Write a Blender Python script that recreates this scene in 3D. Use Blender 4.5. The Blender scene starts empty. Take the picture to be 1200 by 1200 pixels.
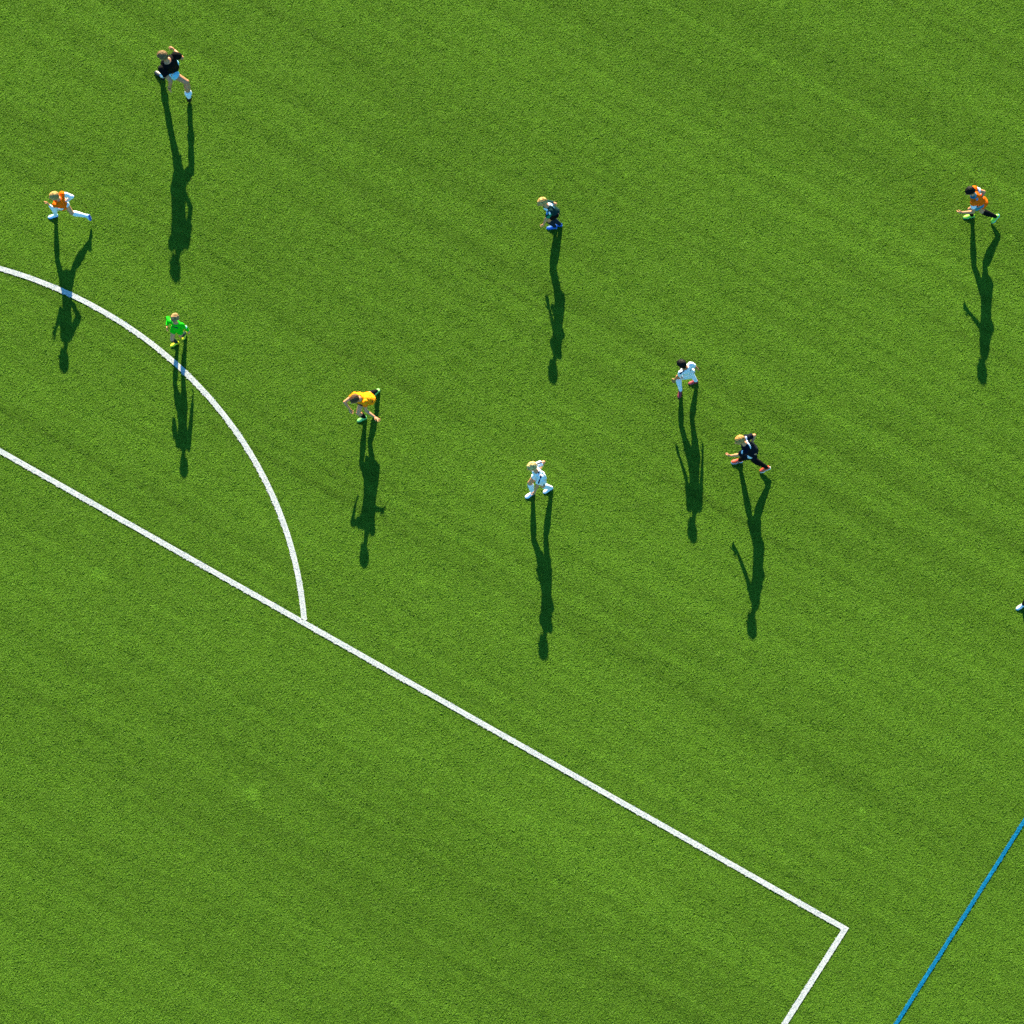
import bpy, bmesh, math, random
import numpy as np
from mathutils import Vector, Matrix, noise

rng = np.random.default_rng(7)
random.seed(7)
scene = bpy.context.scene
COL = scene.collection
R = math.radians

# ------------------------------------------------------------------ camera
TILT, DIST = R(25.13), 142.1
cam_data = bpy.data.cameras.new('camera')
cam_data.sensor_width = 36.0
cam_data.sensor_fit = 'HORIZONTAL'
cam_data.lens = 36.0 * 57.508 * DIST / 1200.0
cam_data.clip_start = 1.0
cam_data.clip_end = 2000.0
cam = bpy.data.objects.new('camera', cam_data)
COL.objects.link(cam)
cam.location = (0.0, -DIST * math.sin(TILT), DIST * math.cos(TILT))
cam.rotation_euler = (TILT, 0.0, 0.0)
scene.camera = cam
scene.render.resolution_x = 1024
scene.render.resolution_y = 1024
scene.render.engine = 'CYCLES'
scene.cycles.use_denoising = False
scene.cycles.max_bounces = 1
scene.cycles.diffuse_bounces = 2
scene.cycles.glossy_bounces = 1
scene.cycles.transmission_bounces = 1
scene.cycles.filter_width = 1.5
scene.cycles.use_adaptive_sampling = True
scene.cycles.adaptive_threshold = 0.02

# ------------------------------------------------------------------ sky, sun, exposure
SUN_EL, SUN_AZ = R(22.2), R(-3.8)          # azimuth from +y, clockwise; the shadows fall towards -y
to_sun = Vector((math.sin(SUN_AZ) * math.cos(SUN_EL), math.cos(SUN_AZ) * math.cos(SUN_EL), math.sin(SUN_EL)))
world = bpy.data.worlds.new('World')
scene.world = world
world.use_nodes = True
wn = world.node_tree.nodes
wl = world.node_tree.links
bg = wn['Background']
sky = wn.new('ShaderNodeTexSky')
sky.sky_type = 'NISHITA'
sky.sun_disc = False
sky.sun_elevation = SUN_EL
sky.sun_rotation = SUN_AZ
sky.altitude = 0.0
sky.air_density = 1.0
sky.dust_density = 0.2
sky.ozone_density = 8.0
tint = wn.new('ShaderNodeVectorMath')       # white balance: the picture is balanced for the low warm sun
tint.operation = 'MULTIPLY'
tint.inputs[1].default_value = (0.68, 1.10, 1.00)
wl.new(sky.outputs[0], tint.inputs[0])
wl.new(tint.outputs[0], bg.inputs[0])
bg.inputs[1].default_value = SKY_STRENGTH = 0.092
sun_data = bpy.data.lights.new('sun', 'SUN')
sun_data.energy = 5.0
sun_data.angle = R(0.53)
sun_data.color = (1.0, 0.91, 0.62)
sun = bpy.data.objects.new('sun', sun_data)
COL.objects.link(sun)
sun.location = to_sun * 60
sun.rotation_euler = to_sun.to_track_quat('Z', 'Y').to_euler()
vs = scene.view_settings
vs.view_transform = 'Standard'
vs.look = 'None'
vs.gamma = 1.0
vs.exposure = 2.0
vs.use_curve_mapping = False


# ------------------------------------------------------------------ helpers
def tag(o, label=None, cat=None, group=None, kind=None):
    for k, v in (('label', label), ('category', cat), ('group', group), ('kind', kind)):
        if v:
            o[k] = v
    return o


def link_mesh(name, verts, faces, mat=None, parent=None, smooth=True):
    me = bpy.data.meshes.new(name)
    me.from_pydata([tuple(v) for v in verts], [], faces)
    me.update()
    o = bpy.data.objects.new(name, me)
    COL.objects.link(o)
    if mat:
        me.materials.append(mat)
    if smooth:
        me.polygons.foreach_set('use_smooth', [True] * len(me.polygons))
    if parent:
        o.parent = parent
    return o


def new_mat(name, color, rough=0.8, spec=0.3, sheen=0.0, noise_scale=None, var=0.0, bump=0.0):
    m = bpy.data.materials.new(name)
    m.use_nodes = True
    n, l = m.node_tree.nodes, m.node_tree.links
    b = n['Principled BSDF']
    b.inputs['Base Color'].default_value = (*color, 1)
    b.inputs['Roughness'].default_value = rough
    b.inputs['Specular IOR Level'].default_value = spec
    if sheen:
        b.inputs['Sheen Weight'].default_value = sheen
    if noise_scale:
        tc = n.new('ShaderNodeTexCoord')
        nz = n.new('ShaderNodeTexNoise')
        nz.inputs['Scale'].default_value = noise_scale
        nz.inputs['Detail'].default_value = 4
        l.new(tc.outputs['Object'], nz.inputs['Vector'])
        mr = n.new('ShaderNodeMapRange')
        mr.inputs[1].default_value = 0.3
        mr.inputs[2].default_value = 0.7
        mr.inputs[3].default_value = 1 - var
        mr.inputs[4].default_value = 1 + var
        l.new(nz.outputs[0], mr.inputs[0])
        mx = n.new('ShaderNodeVectorMath')
        mx.operation = 'SCALE'
        mx.inputs[0].default_value = color
        l.new(mr.outputs[0], mx.inputs['Scale'])
        l.new(mx.outputs[0], b.inputs['Base Color'])
        if bump:
            bp = n.new('ShaderNodeBump')
            bp.inputs['Strength'].default_value = bump
            bp.inputs['Distance'].default_value = 0.01
            l.new(nz.outputs[0], bp.inputs['Height'])
            l.new(bp.outputs[0], b.inputs['Normal'])
    return m


# ------------------------------------------------------------------ the pitch
CORNER = np.array([6.6057, -9.1314])        # corner of the penalty area, centre of the line
TH = R(-31.59)
U = np.array([math.cos(TH), math.sin(TH)])  # along the front line of the penalty area, towards this corner
V = np.array([-U[1], U[0]])                 # away from the goal
HALF_W = 0.054


def pitch(a, b):
    p = CORNER + U * a + V * b
    return (float(p[0]), float(p[1]))


ARC_C = np.array(pitch(-20.10, -5.366))
ARC_R = 9.153
BLUE_A = 1.871
BLUE_HW = 0.036


def grass_material(name, base, blade_lo, blade_hi, gloss):
    """turf fibre: its dyed colour, varied from fibre to fibre ('blade') and clump to clump ('tone', set where the turf is laid)"""
    m = bpy.data.materials.new(name)
    m.use_nodes = True
    n, l = m.node_tree.nodes, m.node_tree.links
    n.remove(n['Principled BSDF'])
    out = n['Material Output']
    tone = n.new('ShaderNodeAttribute')
    tone.attribute_type = 'INSTANCER'
    tone.attribute_name = 'tone'
    at = n.new('ShaderNodeAttribute')
    at.attribute_name = 'blade'
    ar = n.new('ShaderNodeMapRange')
    ar.inputs[3].default_value = blade_lo
    ar.inputs[4].default_value = blade_hi
    l.new(at.outputs['Fac'], ar.inputs[0])
    x = n.new('ShaderNodeMath')
    x.operation = 'MULTIPLY'
    l.new(tone.outputs['Fac'], x.inputs[0])
    l.new(ar.outputs[0], x.inputs[1])
    sc = n.new('ShaderNodeVectorMath')
    sc.operation = 'SCALE'
    sc.inputs[0].default_value = base
    l.new(x.outputs[0], sc.inputs['Scale'])
    d = n.new('ShaderNodeBsdfDiffuse')
    t = n.new('ShaderNodeBsdfTranslucent')
    l.new(sc.outputs[0], d.inputs[0])
    l.new(sc.outputs[0], t.inputs[0])
    m1 = n.new('ShaderNodeMixShader')
    m1.inputs[0].default_value = 0.18
    l.new(d.outputs[0], m1.inputs[1])
    l.new(t.outputs[0], m1.inputs[2])
    last = m1
    if gloss:
        g = n.new('ShaderNodeBsdfGlossy')
        g.inputs['Roughness'].default_value = 0.4
        last = n.new('ShaderNodeMixShader')
        last.inputs[0].default_value = gloss
        l.new(m1.outputs[0], last.inputs[1])
        l.new(g.outputs[0], last.inputs[2])
    l.new(last.outputs[0], out.inputs['Surface'])
    return m


M_GRASS = grass_material('turf_fibre_green', (0.080, 0.168, 0.0118), 0.87, 1.13, 0.002)
M_WHITE = grass_material('turf_fibre_white', (0.52, 0.52, 0.51), 0.88, 1.06, 0.0)
M_BLUE = grass_material('turf_fibre_blue', (0.007, 0.155, 0.31), 0.85, 1.15, 0.0)
M_INFILL = new_mat('turf_infill', (0.055, 0.125, 0.005), rough=1.0, spec=0.0)
M_WHITE_BACK = new_mat('white_turf_backing', (0.42, 0.43, 0.41), rough=1.0, spec=0.0)
M_BLUE_BACK = new_mat('blue_turf_backing', (0.007, 0.145, 0.29), rough=1.0, spec=0.0)


def value_noise(P, scale, seed):
    """smooth 2-D value noise in 0..1 at the points P (already scaled anisotropically)"""
    r = np.random.default_rng(seed)
    G = r.random((256, 256))
    q = P * scale + 97.3
    i = np.floor(q).astype(int)
    f = q - i
    f = f * f * (3 - 2 * f)
    i0, j0 = i[:, 0] % 256, i[:, 1] % 256
    i1, j1 = (i0 + 1) % 256, (j0 + 1) % 256
    return ((G[i0, j0] * (1 - f[:, 0]) + G[i1, j0] * f[:, 0]) * (1 - f[:, 1])
            + (G[i0, j1] * (1 - f[:, 0]) + G[i1, j1] * f[:, 0]) * f[:, 1])


def fbm(P, sx, sy, seed, octaves=4, gain=0.6):
    """signed noise of about unit spread, sx along the pitch line direction, sy across it"""
    L = np.stack([(P - CORNER) @ U * sx, (P - CORNER) @ V * sy], 1)
    t, a, w = 0.0, 1.0, 0.0
    for o in range(octaves):
        t = t + a * (value_noise(L, 2.03 ** o, seed + o) - .5)
        w += a * a
        a *= gain
    return t / (0.2 * math.sqrt(w))


def turf_tone(P):
    """how light the pile is: bands and streaks left by the grooming brush, worn areas, clumps"""
    f = 1 + 0.018 * fbm(P, 0.04, 0.8, 11) + 0.024 * fbm(P, 0.05, 3.0, 21, 2) + 0.052 * fbm(P, 0.05, 8.0, 71, 1) + 0.018 * fbm(P, 0.25, 0.25, 31, 3) + 0.012 * fbm(P, 6.0, 6.0, 41, 2)
    streak = fbm(P, 0.16, 7.0, 51, 3)
    f = f - 0.16 * np.clip(streak - 1.5, 0, 1.2)                # a few thin dark drag marks
    f = f + 0.25 * (rng.random(len(P)) > 0.985)                 # fresh pale tufts
    for x, y, r in ((-5.2, -6.2, 0.16), (6.98, -6.6, 0.07), (-9.9, 7.4, 0.08), (-8.4, -1.4, 0.16), (-0.2, -2.1, 0.10)):  # scuffed spots
        f = f + 0.55 * np.exp(-(((P - np.array([x, y])) ** 2).sum(1)) / (r * r)) * (0.3 + rng.random(len(P)))
    return np.clip(f, 0.45, 2.0)


# ground: one sheet, finer in the middle
ground = link_mesh('ground', [(-600, -600, 0), (600, -600, 0), (600, 600, 0), (-600, 600, 0)], [(0, 1, 2, 3)], M_INFILL, smooth=False)
tag(ground, 'green artificial turf ground of the football pitch', kind='structure')


def tuft_source(name, n_sub, per_sub, radius, length, width, mat, seed, lean=(71, 89)):
    """one clump of turf fibres in little sheaves that lean together; only ever used as an instance"""
    r = np.random.default_rng(seed)
    vs_, fs, bl = [], [], []
    for j in range(n_sub):
        rr = radius * math.sqrt((j + r.random()) / n_sub)
        a = j * 2.39996 + r.random()
        cx, cy = rr * math.cos(a), rr * math.sin(a)
        d_sub = -math.pi / 2 + r.normal() * 0.9      # the pile is brushed towards -y
        tone = r.random()
        for i in range(per_sub):
            x, y = cx + r.normal() * 0.006, cy + r.normal() * 0.006
            d = d_sub + r.normal() * 0.55
            ln = length * (0.7 + 0.6 * r.random())
            w = width * (0.75 + 0.5 * r.random())
            l0 = R(lean[0] * 0.65 + 20 * r.random())
            l1 = R(lean[0] + (lean[1] - lean[0]) * r.random())
            dx, dy = math.cos(d), math.sin(d)
            tw = d + math.pi / 2
            roll = r.normal() * 0.28
            sv = np.array([math.cos(tw) * math.cos(roll), math.sin(tw) * math.cos(roll), math.sin(roll)]) * w / 2
            p0 = np.array([x, y, 0.0])
            p1 = p0 + 0.35 * ln * np.array([dx * math.sin(l0), dy * math.sin(l0), math.cos(l0)])
            p2 = p1 + 0.65 * ln * np.array([dx * math.sin(l1), dy * math.sin(l1), math.cos(l1)])
            k = len(vs_)
            vs_ += [p0 - sv, p0 + sv, p1 - sv, p1 + sv, p2 - sv * .5, p2 + sv * .5]
            fs += [(k, k + 1, k + 3, k + 2), (k + 2, k + 3, k + 5, k + 4)]
            bl += [0.5 * tone + 0.5 * r.random()] * 6
    me = bpy.data.meshes.new(name)
    me.from_pydata([tuple(v) for v in vs_], [], fs)
    at = me.attributes.new('blade', 'FLOAT', 'POINT')
    at.data.foreach_set('value', bl)
    me.materials.append(mat)
    return bpy.data.objects.new(name, me)


def scatter_group(name, sources):
    """geometry nodes: put the sources on every loose point (attribute 'tuft' = 1) and keep the faces"""
    ng = bpy.data.node_groups.new(name, 'GeometryNodeTree')
    ng.interface.new_socket('Geometry', in_out='INPUT', socket_type='NodeSocketGeometry')
    ng.interface.new_socket('Geometry', in_out='OUTPUT', socket_type='NodeSocketGeometry')
    n, l = ng.nodes, ng.links
    gi, go = n.new('NodeGroupInput'), n.new('NodeGroupOutput')

    def attr(nm, typ):
        a = n.new('GeometryNodeInputNamedAttribute')
        a.data_type = typ
        a.inputs['Name'].default_value = nm
        return a.outputs['Attribute']
    sep = n.new('GeometryNodeSeparateGeometry')
    l.new(gi.outputs[0], sep.inputs[0])
    l.new(attr('tuft', 'BOOLEAN'), sep.inputs['Selection'])
    g2i = n.new('GeometryNodeGeometryToInstance')
    for s in reversed(sources):
        oi = n.new('GeometryNodeObjectInfo')
        oi.inputs['Object'].default_value = s
        l.new(oi.outputs['Geometry'], g2i.inputs[0])
    iop = n.new('GeometryNodeInstanceOnPoints')
    l.new(sep.outputs['Selection'], iop.inputs['Points'])
    l.new(g2i.outputs[0], iop.inputs['Instance'])
    iop.inputs['Pick Instance'].default_value = True
    l.new(attr('pick', 'INT'), iop.inputs['Instance Index'])
    e2r = n.new('FunctionNodeEulerToRotation')
    l.new(attr('rot', 'FLOAT_VECTOR'), e2r.inputs[0])
    l.new(e2r.outputs[0], iop.inputs['Rotation'])
    l.new(attr('scl', 'FLOAT_VECTOR'), iop.inputs['Scale'])
    jn = n.new('GeometryNodeJoinGeometry')
    l.new(iop.outputs[0], jn.inputs[0])
    l.new(sep.outputs['Inverted'], jn.inputs[0])
    l.new(jn.outputs[0], go.inputs[0])
    return ng


SCATTERED = []


def scatter_object(name, faces_v, faces, mat, pts, pick, scl, tilt, ng, tone):
    nf, npt = len(faces_v), len(pts)
    me = bpy.data.meshes.new(name)
    allv = np.zeros((nf + npt, 3), np.float32)
    if nf:
        allv[:nf] = np.array(faces_v)
    allv[nf:, :] = pts
    me.vertices.add(nf + npt)
    me.vertices.foreach_set('co', allv.ravel())
    if faces:
        loops = np.array([i for f in faces for i in f], np.int32)
        me.loops.add(len(loops))
        me.loops.foreach_set('vertex_index', loops)
        me.polygons.add(len(faces))
        me.polygons.foreach_set('loop_start', np.cumsum([0] + [len(f) for f in faces[:-1]]).astype(np.int32))
    me.update(calc_edges=True)
    if mat:
        me.materials.append(mat)

    def put(nm, typ, arr, key):
        a = me.attributes.new(nm, typ, 'POINT')
        a.data.foreach_set(key, arr)
    tu = np.zeros(nf + npt, bool)
    tu[nf:] = True
    put('tuft', 'BOOLEAN', tu, 'value')
    pk = np.zeros(nf + npt, np.int32)
    pk[nf:] = pick
    put('pick', 'INT', pk, 'value')
    ro = np.zeros((nf + npt, 3), np.float32)
    ro[nf:, 2] = rng.normal(size=npt) * 0.7
    ro[nf:, :2] = (rng.random((npt, 2)) - .5) * tilt
    put('rot', 'FLOAT_VECTOR', ro.ravel(), 'vector')
    sc = np.ones((nf + npt, 3), np.float32)
    sc[nf:] = scl
    put('scl', 'FLOAT_VECTOR', sc.ravel(), 'vector')
    tn = np.ones(nf + npt, np.float32)
    tn[nf:] = tone
    put('tone', 'FLOAT', tn, 'value')
    o = bpy.data.objects.new(name, me)
    COL.objects.link(o)
    SCATTERED.append((o, ng))              # the fibres are grown at the very end of the script
    return o


def strip(path, hw, closed_ends=True):
    """mitred ribbon along a list of 2-D points -> verts, faces"""
    p = [np.array(q) for q in path]
    left, right = [], []
    for i in range(len(p)):
        d0 = p[i] - p[i - 1] if i else p[1] - p[0]
        d1 = p[i + 1] - p[i] if i + 1 < len(p) else d0
        d0 = d0 / np.linalg.norm(d0)
        d1 = d1 / np.linalg.norm(d1)
        n0, n1 = np.array([-d0[1], d0[0]]), np.array([-d1[1], d1[0]])
        m = n0 + n1
        m = m / (m @ n0) * 1.0
        left.append(p[i] + m * hw)
        right.append(p[i] - m * hw)
    v = [(*a, 0) for pr in zip(left, right) for a in pr]
    f = [(2 * i + 1, 2 * i + 3, 2 * i + 2, 2 * i) for i in range(len(p) - 1)]
    return v, f


def line_points(path, hw, density, inset):
    out = []
    for a, b in zip(path[:-1], path[1:]):
        a, b = np.array(a), np.array(b)
        ln = np.linalg.norm(b - a)
        d = (b - a) / ln
        nn = np.array([-d[1], d[0]])
        k = rng.poisson(ln * 2 * hw * density)
        t = rng.random(k) * ln
        w = (rng.random(k) * 2 - 1) * (hw - inset)
        out.append(a + d * t[:, None] + nn * w[:, None])
    return np.vstack(out)


VIEW_X, VIEW_Y = 13.6, 15.0
penalty_path = [pitch(-40.20, -16.38), pitch(-40.20, 0), pitch(0, 0), pitch(0, -16.38)]
phi0 = math.acos(5.366 / ARC_R)
arc_path = []
e = math.sin(phi0)
for i in range(97):
    a = -phi0 + 2 * phi0 * i / 96
    q = ARC_C + ARC_R * (U * math.sin(a) + V * math.cos(a))
    arc_path.append((float(q[0]), float(q[1])))
# stop the arc at the edge of the front line
def along(p):
    return float((np.array(p) - CORNER) @ V)
arc_path = [p for p in arc_path if along(p) > HALF_W + 0.001]
for idx, sgn in ((0, -1), (-1, 1)):
    b = 5.366 + HALF_W + 0.001
    q = ARC_C + V * b + U * sgn * math.sqrt(ARC_R ** 2 - b ** 2)
    if idx == 0:
        arc_path.insert(0, (float(q[0]), float(q[1])))
    else:
        arc_path.append((float(q[0]), float(q[1])))
blue_path = [pitch(BLUE_A, -40), pitch(BLUE_A, 60)]


def clip_view(pts, m=0.0):
    k = (np.abs(pts[:, 0]) < VIEW_X + m) & (np.abs(pts[:, 1]) < VIEW_Y + m)
    return pts[k]


def dist_seg(P, a, b):
    a, b = np.array(a), np.array(b)
    d = b - a
    t = np.clip(((P - a) @ d) / (d @ d), 0, 1)
    return np.linalg.norm(P - a - t[:, None] * d, axis=1)


def line_gap(P):
    """distance from each point to the edge of the nearest marking (negative inside)"""
    g = np.full(len(P), 1e9)
    for a, b in zip(penalty_path[:-1], penalty_path[1:]):
        g = np.minimum(g, dist_seg(P, a, b) - HALF_W)
    rel = P - ARC_C
    on_side = (rel @ V) > 5.366
    ga = np.abs(np.linalg.norm(rel, axis=1) - ARC_R) - HALF_W
    g = np.where(on_side, np.minimum(g, ga), g)
    g = np.minimum(g, dist_seg(P, *blue_path) - BLUE_HW)
    return g


# turf pile
PR = 0.066
big = [tuft_source('grass_clump', 34, 2, PR, 0.034, 0.0092, M_GRASS, 100 + i) for i in range(6)]
small = [tuft_source('grass_sprig', 2, 5, 0.010, 0.028, 0.0070, M_GRASS, 200 + i) for i in range(4)]
NG_GRASS = scatter_group('grass_scatter', big + small)
STEP = 0.088
gx, gy = np.meshgrid(np.arange(-VIEW_X, VIEW_X, STEP), np.arange(-VIEW_Y, VIEW_Y, STEP * 0.866))
gx = gx + (np.arange(gx.shape[0]) % 2 * STEP / 2)[:, None]
P = np.stack([gx.ravel(), gy.ravel()], 1)
P = P + (rng.random(P.shape) - .5) * STEP * 0.5
P = P[line_gap(P) > PR + 0.012]
n_cand = int(4 * VIEW_X * VIEW_Y * 1600)
Q = (rng.random((n_cand, 2)) * 2 - 1) * np.array([VIEW_X, VIEW_Y])
g = line_gap(Q)
Q = Q[(g > 0.012) & (g < 0.110)]
pts = np.zeros((len(P) + len(Q), 3))
pts[:len(P), :2] = P
pts[len(P):, :2] = Q
pick = np.concatenate([rng.integers(0, 6, len(P)), 6 + rng.integers(0, 4, len(Q))])
s = 0.85 + 0.35 * rng.random((len(pts), 1))
scl = np.hstack([np.ones((len(pts), 1)), np.ones((len(pts), 1)), s * (0.8 + 0.4 * rng.random((len(pts), 1)))])
grass = scatter_object('grass', [], [], None, pts, pick, scl, 0.10, NG_GRASS, turf_tone(pts[:, :2]))
tag(grass, 'short green artificial turf fibres covering the whole pitch', 'grass', kind='stuff')

# marked lines: coloured fibres set into the turf
wsrc = [tuft_source('white_sprig', 2, 5, 0.010, 0.020, 0.0080, M_WHITE, 300 + i, lean=(84, 91)) for i in range(3)]
bsrc = [tuft_source('blue_sprig', 2, 5, 0.008, 0.022, 0.0070, M_BLUE, 400 + i, lean=(70, 88)) for i in range(3)]
NG_W = scatter_group('white_fibre_scatter', wsrc)
NG_B = scatter_group('blue_fibre_scatter', bsrc)


def marking(name, path, hw, back, ng, label, z, dens=1600):
    v, f = strip(path, hw)
    v = [(x, y, z) for x, y, _ in v]
    p2 = clip_view(line_points(path, hw, dens, 0.010))
    p3 = np.zeros((len(p2), 3))
    p3[:, :2] = p2
    p3[:, 2] = z - 0.003
    o = scatter_object(name, v, f, back, p3, rng.integers(0, 3, len(p3)), np.ones((len(p3), 3)), 0.1, ng, 1.0)
    return tag(o, label, kind='structure')


marking('penalty_area_line', penalty_path, HALF_W, M_WHITE_BACK, NG_W, 'straight white boundary line of the penalty area with its corner', LINE_Z := 0.018)
marking('penalty_arc_line', arc_path, HALF_W, M_WHITE_BACK, NG_W, 'curved white arc line outside the penalty area', LINE_Z)
marking('blue_pitch_line', blue_path, BLUE_HW, M_BLUE_BACK, NG_B, 'thin straight blue line beside the penalty area corner', LINE_Z)

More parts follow.
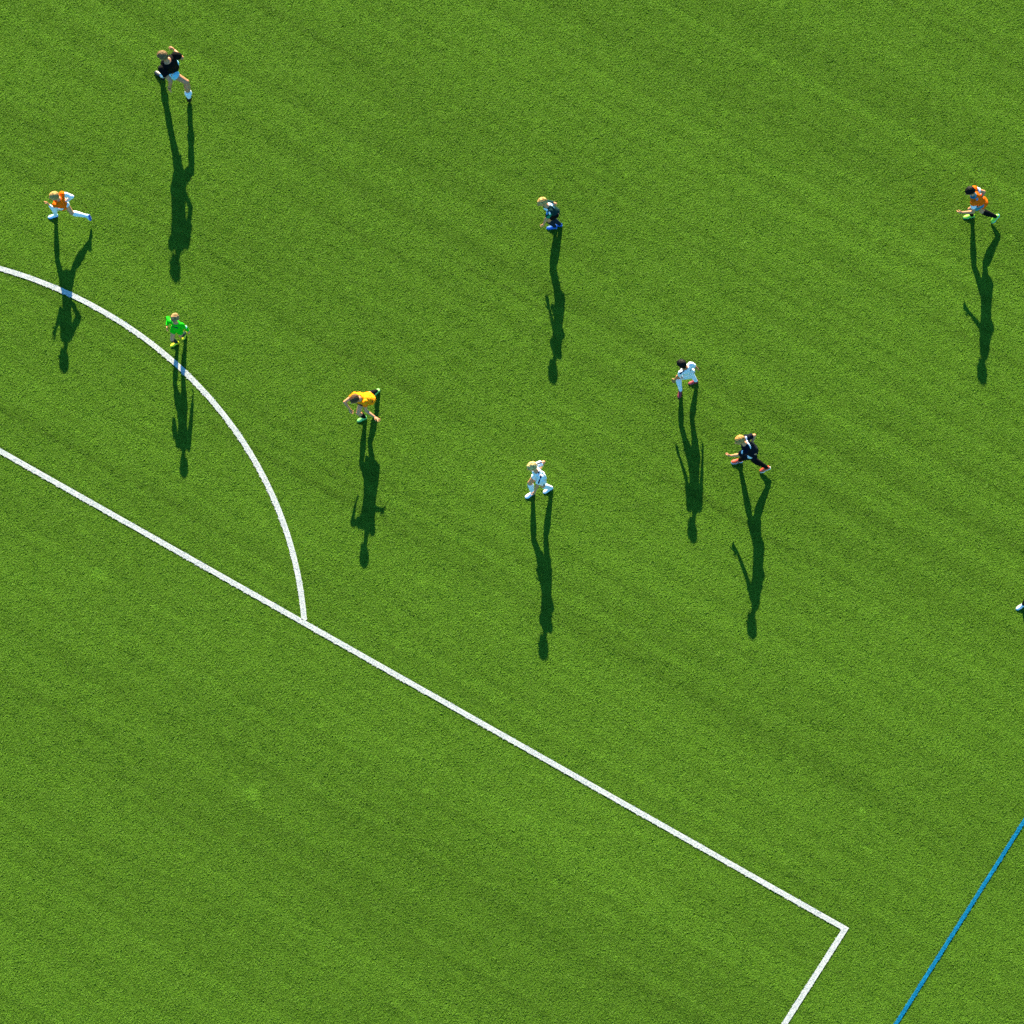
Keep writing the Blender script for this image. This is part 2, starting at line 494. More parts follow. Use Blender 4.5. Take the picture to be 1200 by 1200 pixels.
POSES = {'coach': {'H': 1.89,
           'base': (-7.105, 9.785),
           'fp': (-0.75, 0.65),
           'fs': (-0.7, 0.7),
           'pel': (0.0, 0.0, 0.95),
           'neck': (-0.045, -0.144, 1.52),
           'head': (-0.145, -0.121, 1.68),
           'gaze': (-0.9, 0.2, -0.25),
           'aR': (-0.234, 0.277, 0.09),
           'tR': (-0.356, 0.391, 0.03),
           'aL': (0.345, -0.307, 0.19),
           'tL': (0.357, -0.344, 0.035),
           'wR': (0.077, 0.321, 1.1),
           'eR': (0.218, 0.13, 1.17),
           'wL': (-0.018, -0.488, 0.97),
           'eL': (-0.081, -0.392, 1.2),
           'kL': (0.223, -0.232, 0.5)},
 'orange_left': {'H': 1.42,
                 'base': (-9.313, 6.72),
                 'fp': (-0.95, 0.25),
                 'fs': (-0.85, 0.5),
                 'pel': (0.0, 0.0, 0.7),
                 'neck': (-0.046, -0.113, 1.13),
                 'head': (-0.123, -0.137, 1.29),
                 'gaze': (-0.95, -0.2, -0.2),
                 'aL': (-0.175, 0.068, 0.08),
                 'tL': (-0.354, 0.024, 0.03),
                 'aR': (0.476, -0.045, 0.24),
                 'tR': (0.494, -0.047, 0.09),
                 'kR': (0.203, -0.089, 0.4),
                 'kL': (-0.191, 0.071, 0.4),
                 'wL': (-0.247, -0.168, 0.97),
                 'eL': (-0.193, -0.199, 0.84),
                 'wR': (0.082, 0.001, 0.8),
                 'eR': (0.142, 0.017, 0.94)},
 'green': {'H': 1.27,
           'base': (-6.878, 3.886),
           'fp': (-0.45, -0.9),
           'fs': (-0.3, -0.95),
           'pel': (0.0, 0.0, 0.62),
           'neck': (-0.007, -0.075, 1.01),
           'head': (-0.019, -0.047, 1.15),
           'gaze': (-0.35, -0.8, -0.3),
           'aR': (-0.031, -0.055, 0.07),
           'tR': (-0.172, -0.133, 0.03),
           'aL': (0.141, 0.157, 0.08),
           'tL': (0.106, 0.064, 0.03),
           'wR': (-0.191, -0.067, 0.82),
           'eR': (-0.224, 0.1, 0.74),
           'wL': (0.243, -0.03, 0.53),
           'eL': (0.215, 0.003, 0.72)},
 'yellow': {'H': 1.45,
            'base': (-2.976, 2.262),
            'fp': (-0.5, -0.85),
            'fs': (-0.6, -0.75),
            'pel': (0.0, 0.0, 0.63),
            'neck': (-0.152, -0.202, 1.05),
            'head': (-0.226, -0.299, 1.21),
            'gaze': (-0.7, -0.7, -0.3),
            'aR': (-0.05, -0.146, 0.08),
            'tR': (-0.155, -0.199, 0.03),
            'aL': (0.192, 0.409, 0.14),
            'tL': (0.25, 0.521, 0.03),
            'kL': (0.056, 0.248, 0.33),
            'wR': (-0.34, -0.292, 0.76),
            'eR': (-0.338, -0.196, 0.92),
            'wL': (0.174, -0.462, 0.73),
            'eL': (0.036, -0.351, 0.8)},
 'white_blond': {'H': 1.52,
                 'base': (0.575, 0.442),
                 'fp': (-0.85, -0.4),
                 'fs': (-0.8, -0.55),
                 'pel': (0.0, 0.0, 0.77),
                 'neck': (-0.091, -0.108, 1.24),
                 'head': (-0.169, -0.084, 1.39),
                 'gaze': (-0.9, -0.35, -0.25),
                 'aR': (-0.157, -0.038, 0.08),
                 'tR': (-0.287, -0.12, 0.03),
                 'aL': (0.209, 0.073, 0.09),
                 'tL': (0.087, -0.005, 0.03),
                 'kR': (-0.21, 0.003, 0.44),
                 'wR': (-0.003, 0.102, 0.92),
                 'eR': (0.031, 0.121, 1.0),
                 'wL': (-0.116, -0.312, 0.66),
                 'eL': (-0.004, -0.196, 0.9)},
 'dark_blue_boots': {'H': 1.46,
                     'base': (0.869, 6.521),
                     'fp': (-0.9, -0.3),
                     'fs': (-0.85, -0.5),
                     'pel': (0.0, 0.0, 0.74),
                     'neck': (-0.165, -0.103, 1.19),
                     'head': (-0.245, -0.098, 1.33),
                     'gaze': (-0.9, -0.45, -0.35),
                     'aL': (0.017, -0.002, 0.08),
                     'tL': (-0.133, -0.016, 0.03),
                     'aR': (0.124, 0.048, 0.08),
                     'tR': (-0.018, 0.044, 0.03),
                     'kL': (-0.268, -0.019, 0.42),
                     'wL': (-0.207, -0.254, 0.68),
                     'eL': (-0.164, -0.169, 0.86),
                     'wR': (-0.11, 0.079, 0.88),
                     'eR': (0.013, 0.042, 0.95)},
 'white_dark': {'H': 1.42,
                'base': (3.612, 2.808),
                'fp': (-0.6, 0.75),
                'fs': (-0.6, 0.75),
                'pel': (0.0, 0.0, 0.68),
                'neck': (-0.079, -0.094, 1.14),
                'head': (-0.152, -0.091, 1.29),
                'gaze': (-0.75, 0.45, -0.35),
                'aL': (-0.152, -0.078, 0.08),
                'tL': (-0.169, -0.151, 0.03),
                'aR': (0.166, 0.136, 0.08),
                'tR': (0.079, 0.112, 0.03),
                'wL': (-0.277, -0.11, 0.62),
                'eL': (-0.204, -0.121, 0.84),
                'wR': (0.187, 0.124, 0.66),
                'eR': (0.146, 0.044, 0.9)},
 'navy': {'H': 1.58,
          'base': (4.884, 1.021),
          'fp': (-1, -0.15),
          'fs': (-0.95, 0.1),
          'pel': (0.0, 0.0, 0.8),
          'neck': (-0.179, -0.088, 1.27),
          'head': (-0.27, -0.089, 1.43),
          'gaze': (-0.9, -0.45, -0.25),
          'aL': (-0.228, 0.121, 0.09),
          'tL': (-0.392, 0.092, 0.03),
          'aR': (0.308, -0.091, 0.15),
          'tR': (0.18, -0.116, 0.04),
          'kR': (0.127, -0.056, 0.36),
          'wL': (-0.424, -0.113, 0.76),
          'eL': (-0.239, -0.276, 0.86),
          'wR': (-0.026, 0.08, 0.88),
          'eR': (-0.012, 0.128, 1.02)},
 'orange_right': {'H': 1.56,
                  'base': (9.686, 6.74),
                  'fp': (-1, 0.0),
                  'fs': (-0.95, 0.15),
                  'pel': (0.0, 0.0, 0.78),
                  'neck': (-0.177, -0.127, 1.27),
                  'head': (-0.247, -0.107, 1.42),
                  'gaze': (-0.85, -0.35, -0.45),
                  'aL': (-0.128, 0.038, 0.08),
                  'tL': (-0.303, 0.014, 0.03),
                  'aR': (0.352, -0.053, 0.16),
                  'tR': (0.278, -0.101, 0.04),
                  'kR': (0.101, -0.063, 0.35),
                  'wL': (-0.365, -0.278, 0.8),
                  'eL': (-0.219, -0.324, 0.85),
                  'wR': (-0.021, -0.072, 0.9),
                  'eR': (0.009, 0.004, 1.02)},
 'edge': {'H': 1.5,
          'base': (10.625, -2.175),
          'fp': (-1, -0.05),
          'fs': (-0.95, 0.1),
          'pel': (0.0, 0.0, 0.73),
          'neck': (-0.086, -0.1, 1.22),
          'head': (-0.131, -0.093, 1.37),
          'gaze': (-0.95, -0.2, -0.25),
          'aL': (-0.271, 0.078, 0.08),
          'tL': (-0.391, 0.005, 0.03),
          'kL': (-0.351, 0.151, 0.42),
          'aR': (0.42, -0.03, 0.15),
          'tR': (0.323, -0.075, 0.04),
          'kR': (0.268, -0.011, 0.36),
          'wL': (-0.113, -0.211, 0.8),
          'eL': (0.001, -0.276, 0.86),
          'wR': (0.198, 0.017, 0.88),
          'eR': (0.225, 0.038, 1.0)}}
# ------------------------------------------------------------------ people
Z = Vector((0, 0, 1))


class Shape:
    """collects closed lofted solids that are then fused into one continuous surface"""

    def __init__(self):
        self.v, self.f = [], []

    def loft(self, secs, n=14):
        """secs: (centre, half-axis a, half-axis b); ends closed to a point"""
        k = len(self.v)
        for c, a, b in secs:
            for i in range(n):
                t = 2 * math.pi * i / n
                self.v.append(c + a * math.cos(t) + b * math.sin(t))
        m = len(secs)
        for j in range(m - 1):
            for i in range(n):
                i2 = (i + 1) % n
                self.f.append((k + j * n + i, k + j * n + i2, k + (j + 1) * n + i2, k + (j + 1) * n + i))
        self.f.append(tuple(k + i for i in reversed(range(n))))
        self.f.append(tuple(k + (m - 1) * n + i for i in range(n)))

    def limb(self, p0, p1, radii, flat=None, n=14, cap=True):
        """tapered round limb; radii = [(t, r)...]; flat = (vector, factor) squashes it along that vector"""
        ax = (p1 - p0)
        ln = ax.length
        ax = ax / ln
        ref = flat[0] if flat else (Vector((1, 0, 0)) if abs(ax.x) < .8 else Vector((0, 1, 0)))
        a = (ref - ax * ref.dot(ax)).normalized()
        b = ax.cross(a)
        fa = flat[1] if flat else 1.0
        secs = []
        r0, r1 = radii[0][1], radii[-1][1]
        if cap:
            for q in (0.95, 0.75, 0.4):
                w = math.sqrt(1 - q * q)
                secs.append((p0 - ax * r0 * q * min(1, fa + .3), a * r0 * w * fa, b * r0 * w))
        for t, r in radii:
            secs.append((p0 + ax * ln * t, a * r * fa, b * r))
        if cap:
            for q in (0.4, 0.75, 0.95):
                w = math.sqrt(1 - q * q)
                secs.append((p1 + ax * r1 * q * min(1, fa + .3), a * r1 * w * fa, b * r1 * w))
        self.loft(secs, n)

    def ball(self, c, a, b, d, n=14):
        """ellipsoid with half axes a, b and polar half axis d"""
        self.loft([(c + d * math.sin(t), a * math.cos(t), b * math.cos(t)) for t in [R(x) for x in (-86, -65, -42, -20, 0, 20, 42, 65, 86)]], n)

    def fuse(self, name, voxel, smooth, mats, parent, wrinkle=0.0, wscale=14.0, pick=None):
        me = bpy.data.meshes.new(name)
        me.from_pydata([tuple(v) for v in self.v], [], self.f)
        bm = bmesh.new()
        bm.from_mesh(me)
        bmesh.ops.recalc_face_normals(bm, faces=bm.faces)
        bm.to_mesh(me)
        bm.free()
        tmp = bpy.data.objects.new('tmp', me)
        COL.objects.link(tmp)
        rm = tmp.modifiers.new('r', 'REMESH')
        rm.mode = 'VOXEL'
        rm.voxel_size = voxel
        if smooth:
            sm = tmp.modifiers.new('s', 'SMOOTH')
            sm.factor = 0.5
            sm.iterations = smooth
        dg = bpy.context.evaluated_depsgraph_get()
        out = bpy.data.meshes.new_from_object(tmp.evaluated_get(dg))
        bpy.data.objects.remove(tmp)
        bpy.data.meshes.remove(me)
        out.name = name
        if wrinkle:
            seed = Vector((parent.location.x * 3.1, parent.location.y * 1.7, 0.3))
            nv = len(out.vertices)
            co, no = np.zeros(nv * 3), np.zeros(nv * 3)
            out.vertices.foreach_get('co', co)
            out.vertex_normals.foreach_get('vector', no)
            co, no = co.reshape(-1, 3), no.reshape(-1, 3)
            w = np.zeros((nv, 1))
            for i in range(nv):
                q = Vector(co[i]) * wscale
                w[i] = noise.noise(Vector((q.x, q.y, q.z * 0.6)) + seed) + 0.5 * noise.noise(q * 2.3 + seed)
            out.vertices.foreach_set('co', (co + no * w * wrinkle).ravel())
        for m in mats:
            out.materials.append(m)
        if pick:
            idx = [pick(p.center) for p in out.polygons]
            out.polygons.foreach_set('material_index', idx)
        out.polygons.foreach_set('use_smooth', [True] * len(out.polygons))
        out.update()
        o = bpy.data.objects.new(name, out)
        COL.objects.link(o)
        o.parent = parent
        return o


def two_bone(a, c, l1, l2, pole):
    """middle joint of a two-bone chain from a towards c bending towards pole; returns joint, end"""
    d = c - a
    L = d.length
    mx = (l1 + l2) * 0.999
    if L > mx:
        c = a + d * (mx / L)
        d = c - a
        L = mx
    mn = abs(l1 - l2) + 0.02
    L = max(L, mn)
    dn = d.normalized()
    x = (l1 * l1 - l2 * l2 + L * L) / (2 * L)
    h = math.sqrt(max(l1 * l1 - x * x, 0))
    pv = pole - a
    pv = pv - dn * pv.dot(dn)
    if pv.length < 1e-4:
        pv = Vector((0, 0, -1)) - dn * dn.z * -1
    return a + dn * x + pv.normalized() * h, c


def seg_dist(p, a, b):
    d = b - a
    t = max(0, min(1, (p - a).dot(d) / d.dot(d)))
    return (p - a - d * t).length


_mats = {}


def cloth(color, rough=0.85):
    k = ('cloth', color)
    if k not in _mats:
        _mats[k] = new_mat('cloth_%d' % len(_mats), color, rough=rough, spec=0.08, noise_scale=40.0, var=0.06, bump=0.15)
    return _mats[k]


def leather(color):
    k = ('boot', color)
    if k not in _mats:
        _mats[k] = new_mat('boot_%d' % len(_mats), color, rough=0.45, spec=0.5, noise_scale=60.0, var=0.08)
    return _mats[k]


def skin(color):
    k = ('skin', color)
    if k not in _mats:
        _mats[k] = new_mat('skin_%d' % len(_mats), color, rough=0.55, spec=0.35, noise_scale=22.0, var=0.06)
    return _mats[k]


def hair_mat(color):
    k = ('hair', color)
    if k not in _mats:
        _mats[k] = new_mat('hair_%d' % len(_mats), color, rough=0.65, spec=0.10, noise_scale=24.0, var=0.62, bump=0.8)
    return _mats[k]


M_EYE = new_mat('eye', (0.03, 0.025, 0.02), rough=0.2, spec=0.5)
M_LIP = new_mat('lip', (0.45, 0.16, 0.13), rough=0.5)


def build_person(key, look):
    J = POSES[key]
    H = J['H']
    root = bpy.data.objects.new('person', None)
    root.empty_display_size = 0.3
    COL.objects.link(root)
    root.location = (J['base'][0], J['base'][1], 0)
    tag(root, look['label'], 'person', look['group'])
    P = {k: Vector(v) for k, v in J.items() if isinstance(v, tuple) and len(v) == 3}
    fp = Vector((*J['fp'], 0)).normalized()
    fs = Vector((*J['fs'], 0)).normalized()
    gaze = P['gaze'].normalized()
    pel, neck, head = P['pel'], P['neck'], P['head']
    spine = (neck - pel)
    sp = spine.normalized()
    rp = fp.cross(Z).normalized()
    rs = fs.cross(Z)
    rs = (rs - sp * rs.dot(sp)).normalized()
    cf = sp.cross(rs) * -1                     # chest front
    cf = -cf if cf.dot(fs) < 0 else cf
    ad = look.get('adult', 0)

    # ---- joints
    sh = {s: neck - sp * 0.045 * H + rs * (0.090 + .018 * ad) * H * q for s, q in (('R', 1), ('L', -1))}
    hip = {s: pel + rp * 0.056 * H * q for s, q in (('R', 1), ('L', -1))}
    el, wr, kn, an, foot = {}, {}, {}, {}, {}
    for s in 'RL':
        el[s], wr[s] = two_bone(sh[s], P['w' + s], 0.172 * H, 0.150 * H, P['e' + s])
        A, T = P['a' + s].copy(), P['t' + s].copy()
        planted = T.z <= 0.036 and A.z < 0.112
        if planted:
            A.z = 0.045 * H + 0.012
        for it in range(4):
            if planted:
                f = Vector((T.x - A.x, T.y - A.y, 0)).normalized()
            elif it == 0:
                f = (T - (A - Z * 0.03 * H)).normalized()
            kn[s], A = two_bone(hip[s], A, 0.245 * H, 0.246 * H, P.get('k' + s, hip[s].lerp(A, .5) + fp * 0.6))
            uf = (Z - f * f.z)
            if uf.length < 0.3:
                uf = fp * 1.0 - f * fp.dot(f)
            uf.normalize()
            shin = (kn[s] - A).normalized()
            if uf.dot(shin) < 0.15:            # the top of the foot follows the shin
                uf = (shin - f * shin.dot(f)).normalized()
            low = min((A + f * a_ * H - uf * b_ * H).z for a_, b_ in ((.122, .054), (.118, .036), (-.034, .056)))
            if not planted and it < 3 and (low < 0.006 or T.z < 0.06):   # a toe that pushes off stands on the ground, neither in it nor above it
                A.z += 0.006 - low
        an[s] = A
        foot[s] = (f, uf)

    # ---- shared measures
    wid = lambda s_: rp.lerp(rs, max(0, min(1, s_))).normalized()

    def torso_sec(s_, hw, hd, grow=0.0, fwd=0.0):
        r_ = wid(s_)
        f_ = r_.cross(sp)
        f_ = -f_ if f_.dot(fp + fs) < 0 else f_
        c = pel + spine * s_ + f_ * fwd * H
        k_ = look.get('slim', 0.92 if ad else 0.82)
        return (c, r_ * (hw * H * k_ + grow), f_ * (hd * H * k_ + grow))
    TORSO = [(-0.16, .060, .045), (-0.08, .088, .062), (0.03, .094, .066), (0.2, .084, .060), (0.38, .076, .055), (0.58, .088, .061),
             (0.75, .096, .066), (0.86, .094, .060), (0.94, .068, .048), (1.0, .040, .040)]
    HS = (0.240 if ad else 0.214 * (0.7 + 0.3 * H / 1.4))       # head height
    hw, hd = HS * 0.70, HS * 0.86
    hr = gaze.cross(Z).normalized()
    hu = hr.cross(gaze).normalized()

    def hp(x, y, z):
        return head + hr * x * hw + gaze * y * hd + hu * z * HS

    # ---- body: one continuous skin
    b = Shape()
    b.loft([torso_sec(*t) for t in TORSO], 18)
    b.limb(neck - sp * 0.03 * H, hp(0, -.08, -.25), [(0, .034 * H), (.5, .028 * H), (1, .029 * H)])
    b.loft([(hp(0, y, z), hr * hw * a_, gaze * hd * c_) for z, y, a_, c_ in
            ((-.51, .26, .10, .07), (-.47, .24, .20, .15), (-.38, .14, .33, .29), (-.22, .05, .43, .42), (0, .0, .48, .48), (.2, -.02, .50, .50),
             (.34, -.03, .43, .44), (.44, -.04, .28, .31), (.49, -.04, .12, .14))], 18)
    b.limb(hp(0, .46, .06), hp(0, .56, -.10), [(0, .010 * H / 1.4), (1, .016 * H / 1.4)])          # nose
    b.limb(hp(-.28, .42, .10), hp(.28, .42, .10), [(0, .009), (.5, .012), (1, .009)])                # brow
    for q in (-1, 1):
        b.ball(hp(.50 * q, -.04, -.03), gaze * hd * .14, hr * hw * .09, hu * HS * .14, 10)           # ear
    for s, q in (('R', 1), ('L', -1)):
        b.limb(sh[s], el[s], [(0, .033 * H), (.3, .030 * H), (.7, .0255 * H), (1, .0235 * H)])
        b.limb(el[s], wr[s], [(0, .0235 * H), (.25, .0245 * H), (.7, .0185 * H), (1, .0155 * H)])
        # hand
        fa = (wr[s] - el[s]).normalized()
        bend = look.get('hand_' + s, {})
        d = (fa + Vector(bend.get('dir', (0, 0, 0)))).normalized()
        th = (fs * 0.8 + Z * 0.5)
        th = (th - d * th.dot(d)).normalized()
        pn = d.cross(th) * (-q)
        w0 = wr[s]
        kn_ = w0 + d * 0.054 * H
        b.loft([(w0 - d * .012 * H, th * .013 * H, pn * .011 * H), (w0 + d * .012 * H, th * .019 * H, pn * .011 * H),
                (w0 + d * .036 * H, th * .0235 * H, pn * .0105 * H), (kn_, th * .0225 * H, pn * .0090 * H), (kn_ + d * .006 * H, th * .017 * H, pn * .006 * H)], 12)
        curl = bend.get('curl', 0.55)
        spread = bend.get('spread', 0.06)
        for i, (off, ln) in enumerate(((.0185, .036), (.0062, .041), (-.0062, .038), (-.0185, .030))):
            dd = (d + th * spread * (1.5 - i)).normalized()
            p = kn_ + th * off * H * 1.08
            ang = 0.4 * curl
            for r_, part in ((.0064, .45), (.0058, .32), (.0052, .25)):
                dv = (dd * math.cos(ang) + pn * math.sin(ang)).normalized()
                p2 = p + dv * ln * H * part * 1.15
                b.limb(p, p2, [(0, r_ * H), (1, r_ * H * .94)], n=8)
                p = p2
                ang += curl * 0.9
        tb = w0 + d * .014 * H + th * .017 * H
        t1 = tb + (th * .75 + d * .65 + pn * .25).normalized() * .026 * H
        t2 = t1 + (th * .35 + d * .85 + pn * .35 * (1 + curl)).normalized() * .022 * H
        b.limb(tb, t1, [(0, .0088 * H), (1, .0070 * H)], n=8)
        b.limb(t1, t2, [(0, .0070 * H), (1, .0058 * H)], n=8)
        # leg and foot
        b.limb(hip[s], kn[s], [(0, .050 * H), (.3, .047 * H), (.7, .038 * H), (1, .032 * H)])
        fwdk = ((kn[s] - hip[s]).cross(rp)).normalized()
        b.limb(kn[s], an[s], [(0, .034 * H), (.12, .033 * H), (.32, .0375 * H), (.6, .030 * H), (.85, .0225 * H), (1, .022 * H)])
        f, uf = foot[s]
        b.limb(an[s] - uf * .022 * H, an[s] - uf * .034 * H + f * .085 * H, [(0, .017 * H), (1, .009 * H)])
    b.fuse('body', 0.0056, 2, [skin(look['skin'])], root)

    # ---- face and hair
    for q in (-1, 1):
        e_ = Shape()
        e_.ball(hp(.20 * q, .445, .0), hr * .011, gaze * .007, hu * .008, 10)
        me = link_mesh('eye', e_.v, e_.f, M_EYE, root)
    m_ = Shape()
    m_.ball(hp(0, .425, -.27), hr * .021, gaze * .008, hu * .007, 10)
    link_mesh('mouth', m_.v, m_.f, M_LIP, root)
    hs = Shape()
    hs.loft([(hp(0, y, z), hr * hw * a_, gaze * hd * c_) for z, y, a_, c_ in
             ((-.30, -.34, .26, .13), (-.18, -.25, .44, .28), (-.02, -.15, .55, .42), (.16, -.07, .59, .52), (.30, -.03, .57, .56), (.42, -.03, .46, .47),
              (.51, -.04, .30, .31), (.56, -.04, .1, .1))], 18)
    for k in range(look.get('tufts', 26)):
        rr = random.Random(key + str(k))
        a_ = rr.uniform(0, 2 * math.pi)
        t_ = rr.uniform(0.1, 1.0)
        c_ = hp(.40 * t_ * math.cos(a_), -.05 + .40 * t_ * math.sin(a_), .52 - .24 * t_ * t_)
        dr = (hr * math.cos(a_) + gaze * (math.sin(a_) + .1) - hu * (.2 + .5 * t_)).normalized()
        dr = (dr + hr * rr.uniform(-.5, .5)).normalized()
        hs.limb(c_, c_ + dr * rr.uniform(.035, .06), [(0, .013), (1, .004)], n=6)
    if look.get('ponytail'):
        x, y, z = look['ponytail']
        p0 = hp(0, -.48, .12)
        p1 = p0 + Vector((x, y, z)) * 0.55
        p2 = p0 + Vector((x, y, z)) + Vector((0, 0, -.03))
        hs.limb(p0, p1, [(0, .018), (1, .026)], n=10)
        hs.limb(p1, p2, [(0, .026), (.6, .020), (1, .008)], n=10)
    hs.fuse('hair', 0.0055, 1, [hair_mat(look['hair'])], root, wrinkle=0.0050, wscale=42)

    # ---- shirt
    s_ = Shape()
    loose = look.get('loose', 0.003 if look.get('bib') else 0.011)
    body_secs = [(-0.17, .100, .074), (-0.06, .100, .074), (0.08, .097, .071), (0.22, .090, .066), (0.4, .083, .062), (0.58, .092, .066),
                 (0.75, .098, .069), (0.86, .096, .063), (0.94, .074, .052), (0.985, .046, .044)]
    s_.loft([torso_sec(*t, grow=loose) for t in (body_secs[:-1] if look.get('bib') else [t for t in body_secs if t[0] >= look.get('hem', -1)])], 20)
    for s, q in (('R', 1), ('L', -1)):
        if look.get('sleeve', 'short') == 'long':
            s_.limb(sh[s], el[s], [(0, .041 * H), (.4, .037 * H), (1, .032 * H)])
            s_.limb(el[s], wr[s], [(0, .032 * H), (.5, .028 * H), (.95, .022 * H)], cap=False)
        else:
            sl_ = look.get('sleeve_len', .80)
            e2 = sh[s].lerp(el[s], sl_)
            k_ = 1.0
            ax_ = (el[s] - sh[s]).normalized()
            s_.limb(sh[s] - ax_ * .02, e2, [(0, .036 * H * k_), (.12, .041 * H * k_), (.5, .041 * H * k_), (.9, .0425 * H * k_), (1, .040 * H * k_)], flat=(cf, 0.92), cap=False)
            s_.ball(sh[s] - sp * .004, rs * .041 * H * k_, cf * .041 * H * k_, sp * .041 * H * k_)
    stripes = []
    for st in look.get('stripes', ()):
        (a0, a1, rad, slot) = st
        pt = lambda d_: {'neck': neck, 'shR': sh['R'], 'shL': sh['L'], 'elR': el['R'], 'elL': el['L'], 'pel': pel, 'wrR': wr['R'], 'wrL': wr['L']}[d_[0]] + rs * d_[1] * H + cf * d_[2] * H + sp * d_[3] * H
        stripes.append((pt(a0), pt(a1), rad, slot))

    def pick(c):
        for a0, a1, rad, slot in stripes:
            if seg_dist(c, a0, a1) < rad:
                return slot
        return 0
    s_.fuse('shirt', 0.0075, 3, [cloth(c) for c in look['shirt']], root, wrinkle=0.012, wscale=11, pick=pick if stripes else None)
    # collar
    if look.get('collar'):
        co = Shape()
        co.limb(neck - sp * .012 * H, neck + sp * .012 * H, [(0, .050 * H), (1, .044 * H)], cap=False)
        co.fuse('collar', 0.006, 1, [cloth(look['collar'])], root)
    if look.get('bib'):
        v_ = Shape()
        v_.loft([torso_sec(t[0], t[1], t[2], grow=loose + .017) for t in [(-0.34, .098, .080), (-0.26, .100, .078)] + body_secs], 20)
        for s in 'RL':
            v_.ball(sh[s] - sp * .006, rs * .047 * H, cf * .049 * H, sp * .052 * H)
        bst = []
        for c0, rad, slot in look.get('bib_marks', ()):
            bst.append((pel + spine * c0[0] + rs * c0[1] * H + cf * c0[2] * H, rad, slot))

        def pick2(c):
            for c0, rad, slot in bst:
                if (c - c0).length < rad:
                    return slot
            return 0
        v_.fuse('bib', 0.0075, 3, [cloth(c) for c in look['bib']], root, wrinkle=0.014, wscale=10, pick=pick2 if bst else None)

    # ---- shorts
    s_ = Shape()
    s_.loft([torso_sec(*t, grow=.010) for t in ((-0.24, .070, .055), (-0.14, .092, .068), (0.02, .096, .070), (0.16, .088, .064), (.2, .08, .058))], 18)
    for s in 'RL':
        e2 = hip[s].lerp(kn[s], look.get('short_len', .46))
        s_.limb(hip[s], e2, [(0, .052 * H), (.5, .050 * H), (.93, .054 * H), (1, .052 * H)], cap=False)
        s_.ball(hip[s], rp * .053 * H, fp * .053 * H, Z * .053 * H)
    sc_ = look['shorts']
    sst = []
    if len(sc_) > 1 and not look.get('short_marks'):
        for s, q in (('R', 1), ('L', -1)):
            o_ = rp * q * .064 * H
            sst.append((hip[s] + o_, hip[s].lerp(kn[s], .6) + o_))

    smk = [(pel + rp * m_[0] * H + fp * m_[1] * H + Z * m_[2] * H, m_[3]) for m_ in look.get('short_marks', ())]

    def pick3(c):
        for c0, rad in smk:
            if (c - c0).length < rad:
                return 1
        for a0, a1 in sst:
            if seg_dist(c, a0, a1) < .021:
                return 1
        return 0
    s_.fuse('shorts', 0.0075, 3, [cloth(c) for c in sc_], root, wrinkle=0.011, wscale=12, pick=pick3 if (sst or smk) else None)

    # ---- socks and boots
    for s, q in (('R', 1), ('L', -1)):
        so = Shape()
        top = kn[s].lerp(an[s], look.get('sock_top', .16))
        so.limb(top, an[s], [(0, .040 * H), (.2, .043 * H), (.5, .036 * H), (.85, .028 * H), (1, .027 * H)], cap=True)
        band = look.get('sock_band')
        mt = [cloth(look['socks'])] + ([cloth(band)] if band else [])
        so.fuse('sock', 0.007, 2, mt, root, wrinkle=0.003, wscale=30,
                pick=(lambda c, a0=top: 1 if (c - a0).length < .055 and (c - a0).dot(an[s] - a0) > 0.0 else 0) if band else None)
        f, uf = foot[s]
        side = f.cross(uf)
        heel = an[s] - uf * .034 * H - f * .034 * H
        up = Shape()
        L = 0.150 * H
        up.loft([(heel + f * L * t + uf * h * H, side * w * H, uf * hh * H) for t, h, w, hh in
                 ((-.02, .006, .012, .012), (.02, .010, .020, .022), (.14, .014, .0255, .029), (.28, .016, .026, .032), (.42, .008, .027, .025), (.6, .0015, .030, .0185),
                  (.8, -.002, .029, .0145), (.93, -.004, .020, .011), (.99, -.005, .010, .007))], 14)
        up.limb(an[s] - uf * .02 * H, an[s] + uf * .004 * H, [(0, .029 * H), (1, .027 * H)], cap=False)
        shoe = up.fuse('shoe', 0.006, 2, [leather(look['shoes'])], root)
        zmin_parts = [shoe]
        sl = Shape()
        sl.loft([(heel + f * L * t - uf * .0155 * H, side * w * H, uf * .0045 * H) for t, w in
                 ((-.03, .008), (0, .019), (.1, .025), (.3, .023), (.45, .024), (.65, .032), (.82, .031), (.95, .021), (1.01, .009))], 14)
        for t, w in ((.1, .7), (.1, -.7), (.62, .8), (.62, -.8), (.82, .7), (.82, -.7), (.72, 0)):      # studs
            c_ = heel + f * L * t + side * w * .024 * H - uf * .019 * H
            sl.limb(c_, c_ - uf * .006 * H, [(0, .005), (1, .004)], n=8)
        sole = link_mesh('sole', sl.v, sl.f, leather(look.get('sole', look['shoes'])), shoe)
    for fn in look.get('extra', ()):
        fn(root, locals())
    return root


def wristwatch(root, L):
    w, e_, H = L['wr']['L'], L['el']['L'], L['H']
    d = (w - e_).normalized()
    sh_ = Shape()
    c = w - d * .02
    sh_.limb(c - d * .010, c + d * .010, [(0, .0185 * H), (1, .0180 * H)], cap=False)
    o = link_mesh('wristwatch', sh_.v, sh_.f, new_mat('watch_strap', (0.015, 0.015, 0.017), rough=0.4), root)
    return o


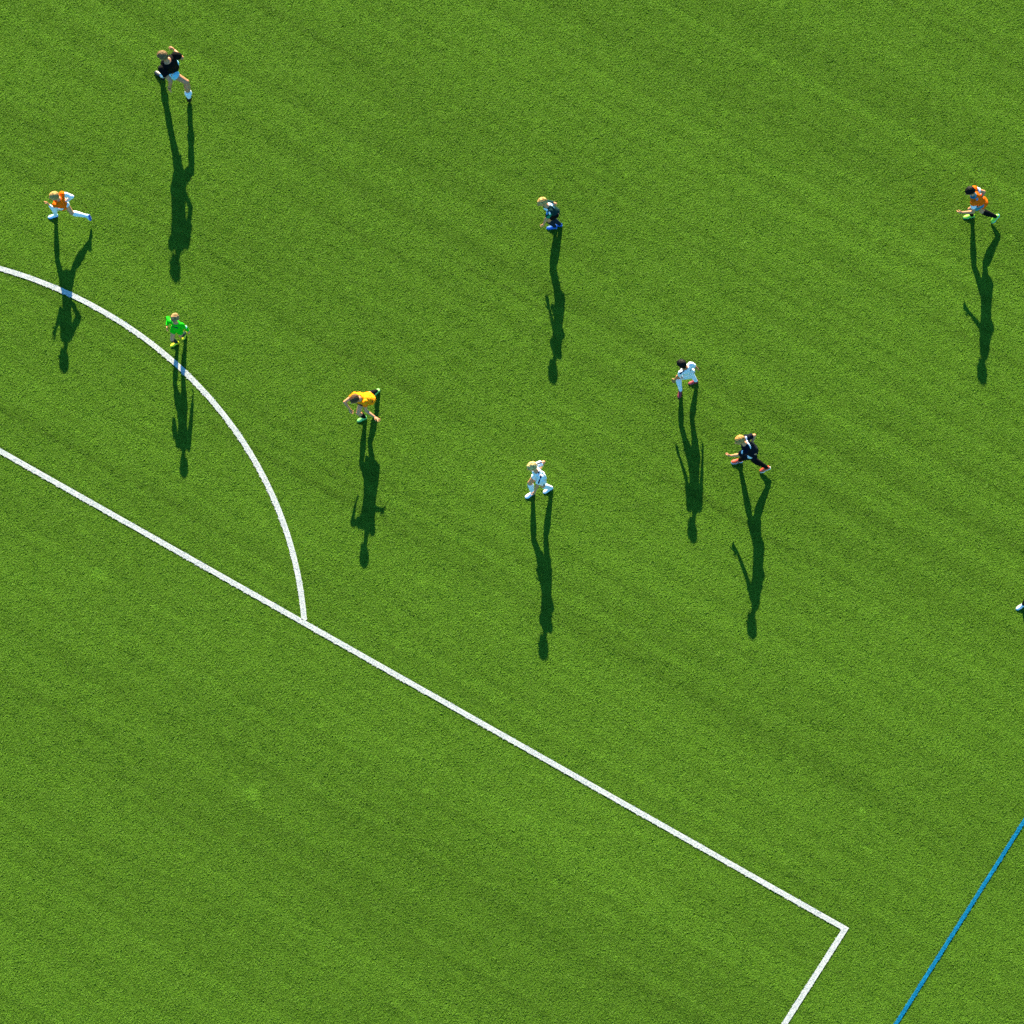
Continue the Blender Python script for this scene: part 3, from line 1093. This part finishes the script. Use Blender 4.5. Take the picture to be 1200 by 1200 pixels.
def captain_band(root, L):
    a, e_, H = L['sh']['L'], L['el']['L'], L['H']
    d = (e_ - a).normalized()
    sh_ = Shape()
    c = a.lerp(e_, .55)
    sh_.limb(c - d * .02, c + d * .02, [(0, .0535 * H), (1, .0535 * H)], cap=False)
    return link_mesh('armband', sh_.v, sh_.f, cloth((0.06, 0.05, 0.06)), root)


WHITE = (0.74, 0.74, 0.75)
NAVY = (0.012, 0.018, 0.055)
BLACK = (0.003, 0.003, 0.0035)
ORANGE = (1.0, 0.12, 0.001)
PALE = (0.62, 0.25, 0.115)
TAN = (0.42, 0.155, 0.065)
KIDS = 'young players running across the pitch'
LOOKS = {
    'coach': dict(label='grown man in black shirt and light blue shorts running in the upper left', group=None, adult=1, skin=(0.52, 0.205, 0.095), hair=(0.15, 0.085, 0.035),
                  shirt=[BLACK], shorts=[(0.28, 0.56, 0.66)], short_len=.50, socks=WHITE, sock_top=.72, shoes=BLACK, loose=.020, sleeve_len=.60, hem=-.07, slim=.90,
                  hand_L=dict(curl=.5), hand_R=dict(curl=.9), extra=[wristwatch], tufts=20),
    'orange_left': dict(label='blond player in orange bib, white sleeves and white socks, left of the curved line', group=KIDS, skin=PALE, hair=(0.36, 0.20, 0.06),
                        shirt=[WHITE], sleeve='long', bib=[ORANGE], shorts=[WHITE, NAVY], socks=WHITE, shoes=(0.45, 0.65, 0.85), sole=(0.02, 0.09, 0.45), tufts=44,
                        hand_L=dict(curl=.35, spread=.15), hand_R=dict(curl=.9)),
    'green': dict(label='small player in bright green kit and yellow boots standing at the curved white line', group=KIDS, skin=PALE, hair=(0.32, 0.18, 0.07), slim=.80,
                  shirt=[(0.008, 0.50, 0.006), (0.004, 0.02, 0.035), (0.72, 0.85, 0.86), (0.02, 0.30, 0.42)], sleeve='long',
                  stripes=[(('neck', .025, .066, -.06), ('neck', .055, .072, -.11), .030, 1), (('neck', -.02, .066, -.06), ('neck', -.05, .072, -.10), .026, 1),
                           (('elL', 0, -.01, .03), ('elL', -.01, -.01, .035), .040, 2)],
                  shorts=[(0.008, 0.46, 0.006)], socks=(0.012, 0.03, 0.02), sock_top=.12, shoes=(0.90, 0.78, 0.01), hand_R=dict(curl=.5), hand_L=dict(curl=.6)),
    'yellow': dict(label='brown haired player in yellow orange bib with arms flung wide, right of the curved line', group=KIDS, skin=PALE, hair=(0.085, 0.040, 0.016), slim=.94,
                   shirt=[(1.0, 0.17, 0.003)], sleeve_len=.42, bib=[(1.0, 0.27, 0.003), (0.78, 0.74, 0.01), (0.95, 0.16, 0.006)],
                   bib_marks=[((.10, -.06, .085), .070, 1), ((.02, .02, .09), .045, 2)], shorts=[(0.03, 0.015, 0.015)], short_len=.5, socks=BLACK, sock_top=.35,
                   shoes=(0.22, 0.55, 0.14), hand_L=dict(curl=.15, spread=.5), hand_R=dict(curl=.4)),
    'white_blond': dict(label='pale blond player in all white kit with navy stripes, nearest the middle of the picture', group=KIDS, skin=PALE, hair=(0.50, 0.33, 0.12),
                        shirt=[WHITE, NAVY], stripes=[(('neck', -.035, -.02, .0), ('shL', -.012, -.01, .040), .020, 1), (('shL', -.012, -.01, .040), ('elL', -.02, -.01, .08), .016, 1),
                                                      (('shR', .0, .0, .042), ('elR', 0, 0, .042), .016, 1)],
                        shorts=[WHITE, NAVY], socks=WHITE, sock_band=(0.10, 0.09, 0.10), shoes=(0.80, 0.80, 0.82), sole=(0.10, 0.20, 0.45), hand_L=dict(curl=.5), hand_R=dict(curl=.9)),
    'dark_blue_boots': dict(label='blond player in dark shirt with white and blue patches and bright blue boots', group=KIDS, skin=PALE, hair=(0.44, 0.25, 0.08),
                            shirt=[(0.004, 0.026, 0.026), (0.70, 0.80, 0.85), (0.12, 0.34, 0.80), (0.01, 0.20, 0.10)],
                            stripes=[(('neck', .0, -.05, -.02), ('pel', -.03, -.080, .12), .036, 1), (('neck', -.065, .050, -.07), ('neck', -.085, .03, -.16), .046, 2), (('shL', -.03, .02, -.03), ('elL', -.02, .02, .02), .036, 3), (('shL', -.02, .02, .04), ('shL', -.03, .03, .0), .022, 1),
                                     (('neck', -.02, .05, -.02), ('neck', -.05, .03, -.02), .028, 1)],
                            shorts=[BLACK], socks=(0.012, 0.02, 0.03), shoes=(0.008, 0.09, 0.42), sole=(0.20, 0.45, 0.75), hand_L=dict(curl=.3), hand_R=dict(curl=.8)),
    'white_dark': dict(label='dark haired player in white kit with red boots, legs wide apart', group=KIDS, skin=TAN, hair=(0.005, 0.0035, 0.003),
                       shirt=[WHITE, NAVY], stripes=[(('neck', -.05, -.02, -.01), ('shL', -.015, -.015, .038), .018, 1), (('shL', -.015, -.015, .038), ('elL', -.01, -.025, .045), .018, 1),
                                                     (('shR', -.045, -.065, -.02), ('shR', -.045, -.075, -.11), .022, 1)],
                       shorts=[WHITE, NAVY], socks=WHITE, sock_band=(0.03, 0.03, 0.05), shoes=(0.26, 0.022, 0.028), hand_L=dict(curl=.3), hand_R=dict(curl=.5)),
    'navy': dict(label='ginger blond player in black and white striped kit with orange boots, arm stretched forward', group=KIDS, skin=PALE, hair=(0.38, 0.19, 0.05),
                 shirt=[(0.004, 0.005, 0.012), (0.70, 0.78, 0.88)],
                 stripes=[(('shR', .0, -.02, .042), ('neck', .01, -.055, -.02), .024, 1), (('neck', .01, -.055, -.02), ('neck', -.045, -.072, -.10), .026, 1), (('shL', .0, .03, .03), ('shL', -.02, .035, .0), .022, 1),
                          (('pel', -.085, .05, -.05), ('pel', -.095, .04, .01), .060, 1)],
                 shorts=[(0.004, 0.005, 0.010), (0.70, 0.78, 0.88)], short_marks=[(-.09, .05, -.06, .075)], short_len=.9, socks=BLACK, sock_top=.02, shoes=(0.62, 0.065, 0.022), sole=(0.75, 0.75, 0.72), sleeve_len=.7, hand_L=dict(curl=1.0, dir=(-.3, 0, .25)), hand_R=dict(curl=.9)),
    'orange_right': dict(label='dark haired player in orange bib and lime green boots near the right edge', group=KIDS, skin=(0.54, 0.22, 0.105), hair=(0.005, 0.0035, 0.003),
                         shirt=[(0.72, 0.70, 0.78), (0.02, 0.08, 0.20)], bib=[ORANGE, (0.18, 0.38, 0.55), (0.02, 0.22, 0.36)], sleeve_len=.5, collar=(0.02, 0.13, 0.19),
                         bib_marks=[((.12, -.10, .0), .060, 1), ((.90, -.04, -.04), .034, 2)], shorts=[(0.02, 0.20, 0.28)], short_len=.5, socks=BLACK,
                         shoes=(0.30, 0.62, 0.04), sole=(0.10, 0.55, 0.60), hand_L=dict(curl=.6), hand_R=dict(curl=.9)),
    'edge': dict(label='player cut off by the right edge, showing only a white boot and black sock', group=KIDS, skin=PALE, hair=(0.30, 0.18, 0.08),
                 shirt=[WHITE, NAVY], shorts=[BLACK], socks=BLACK, sock_top=.45, shoes=(0.78, 0.78, 0.82), sole=(0.20, 0.55, 0.75), hand_L=dict(curl=.5), hand_R=dict(curl=.8)),
}
for key in POSES:
    build_person(key, LOOKS[key])

for o, ng in SCATTERED:
    md = o.modifiers.new('fibres', 'NODES')
    md.node_group = ng
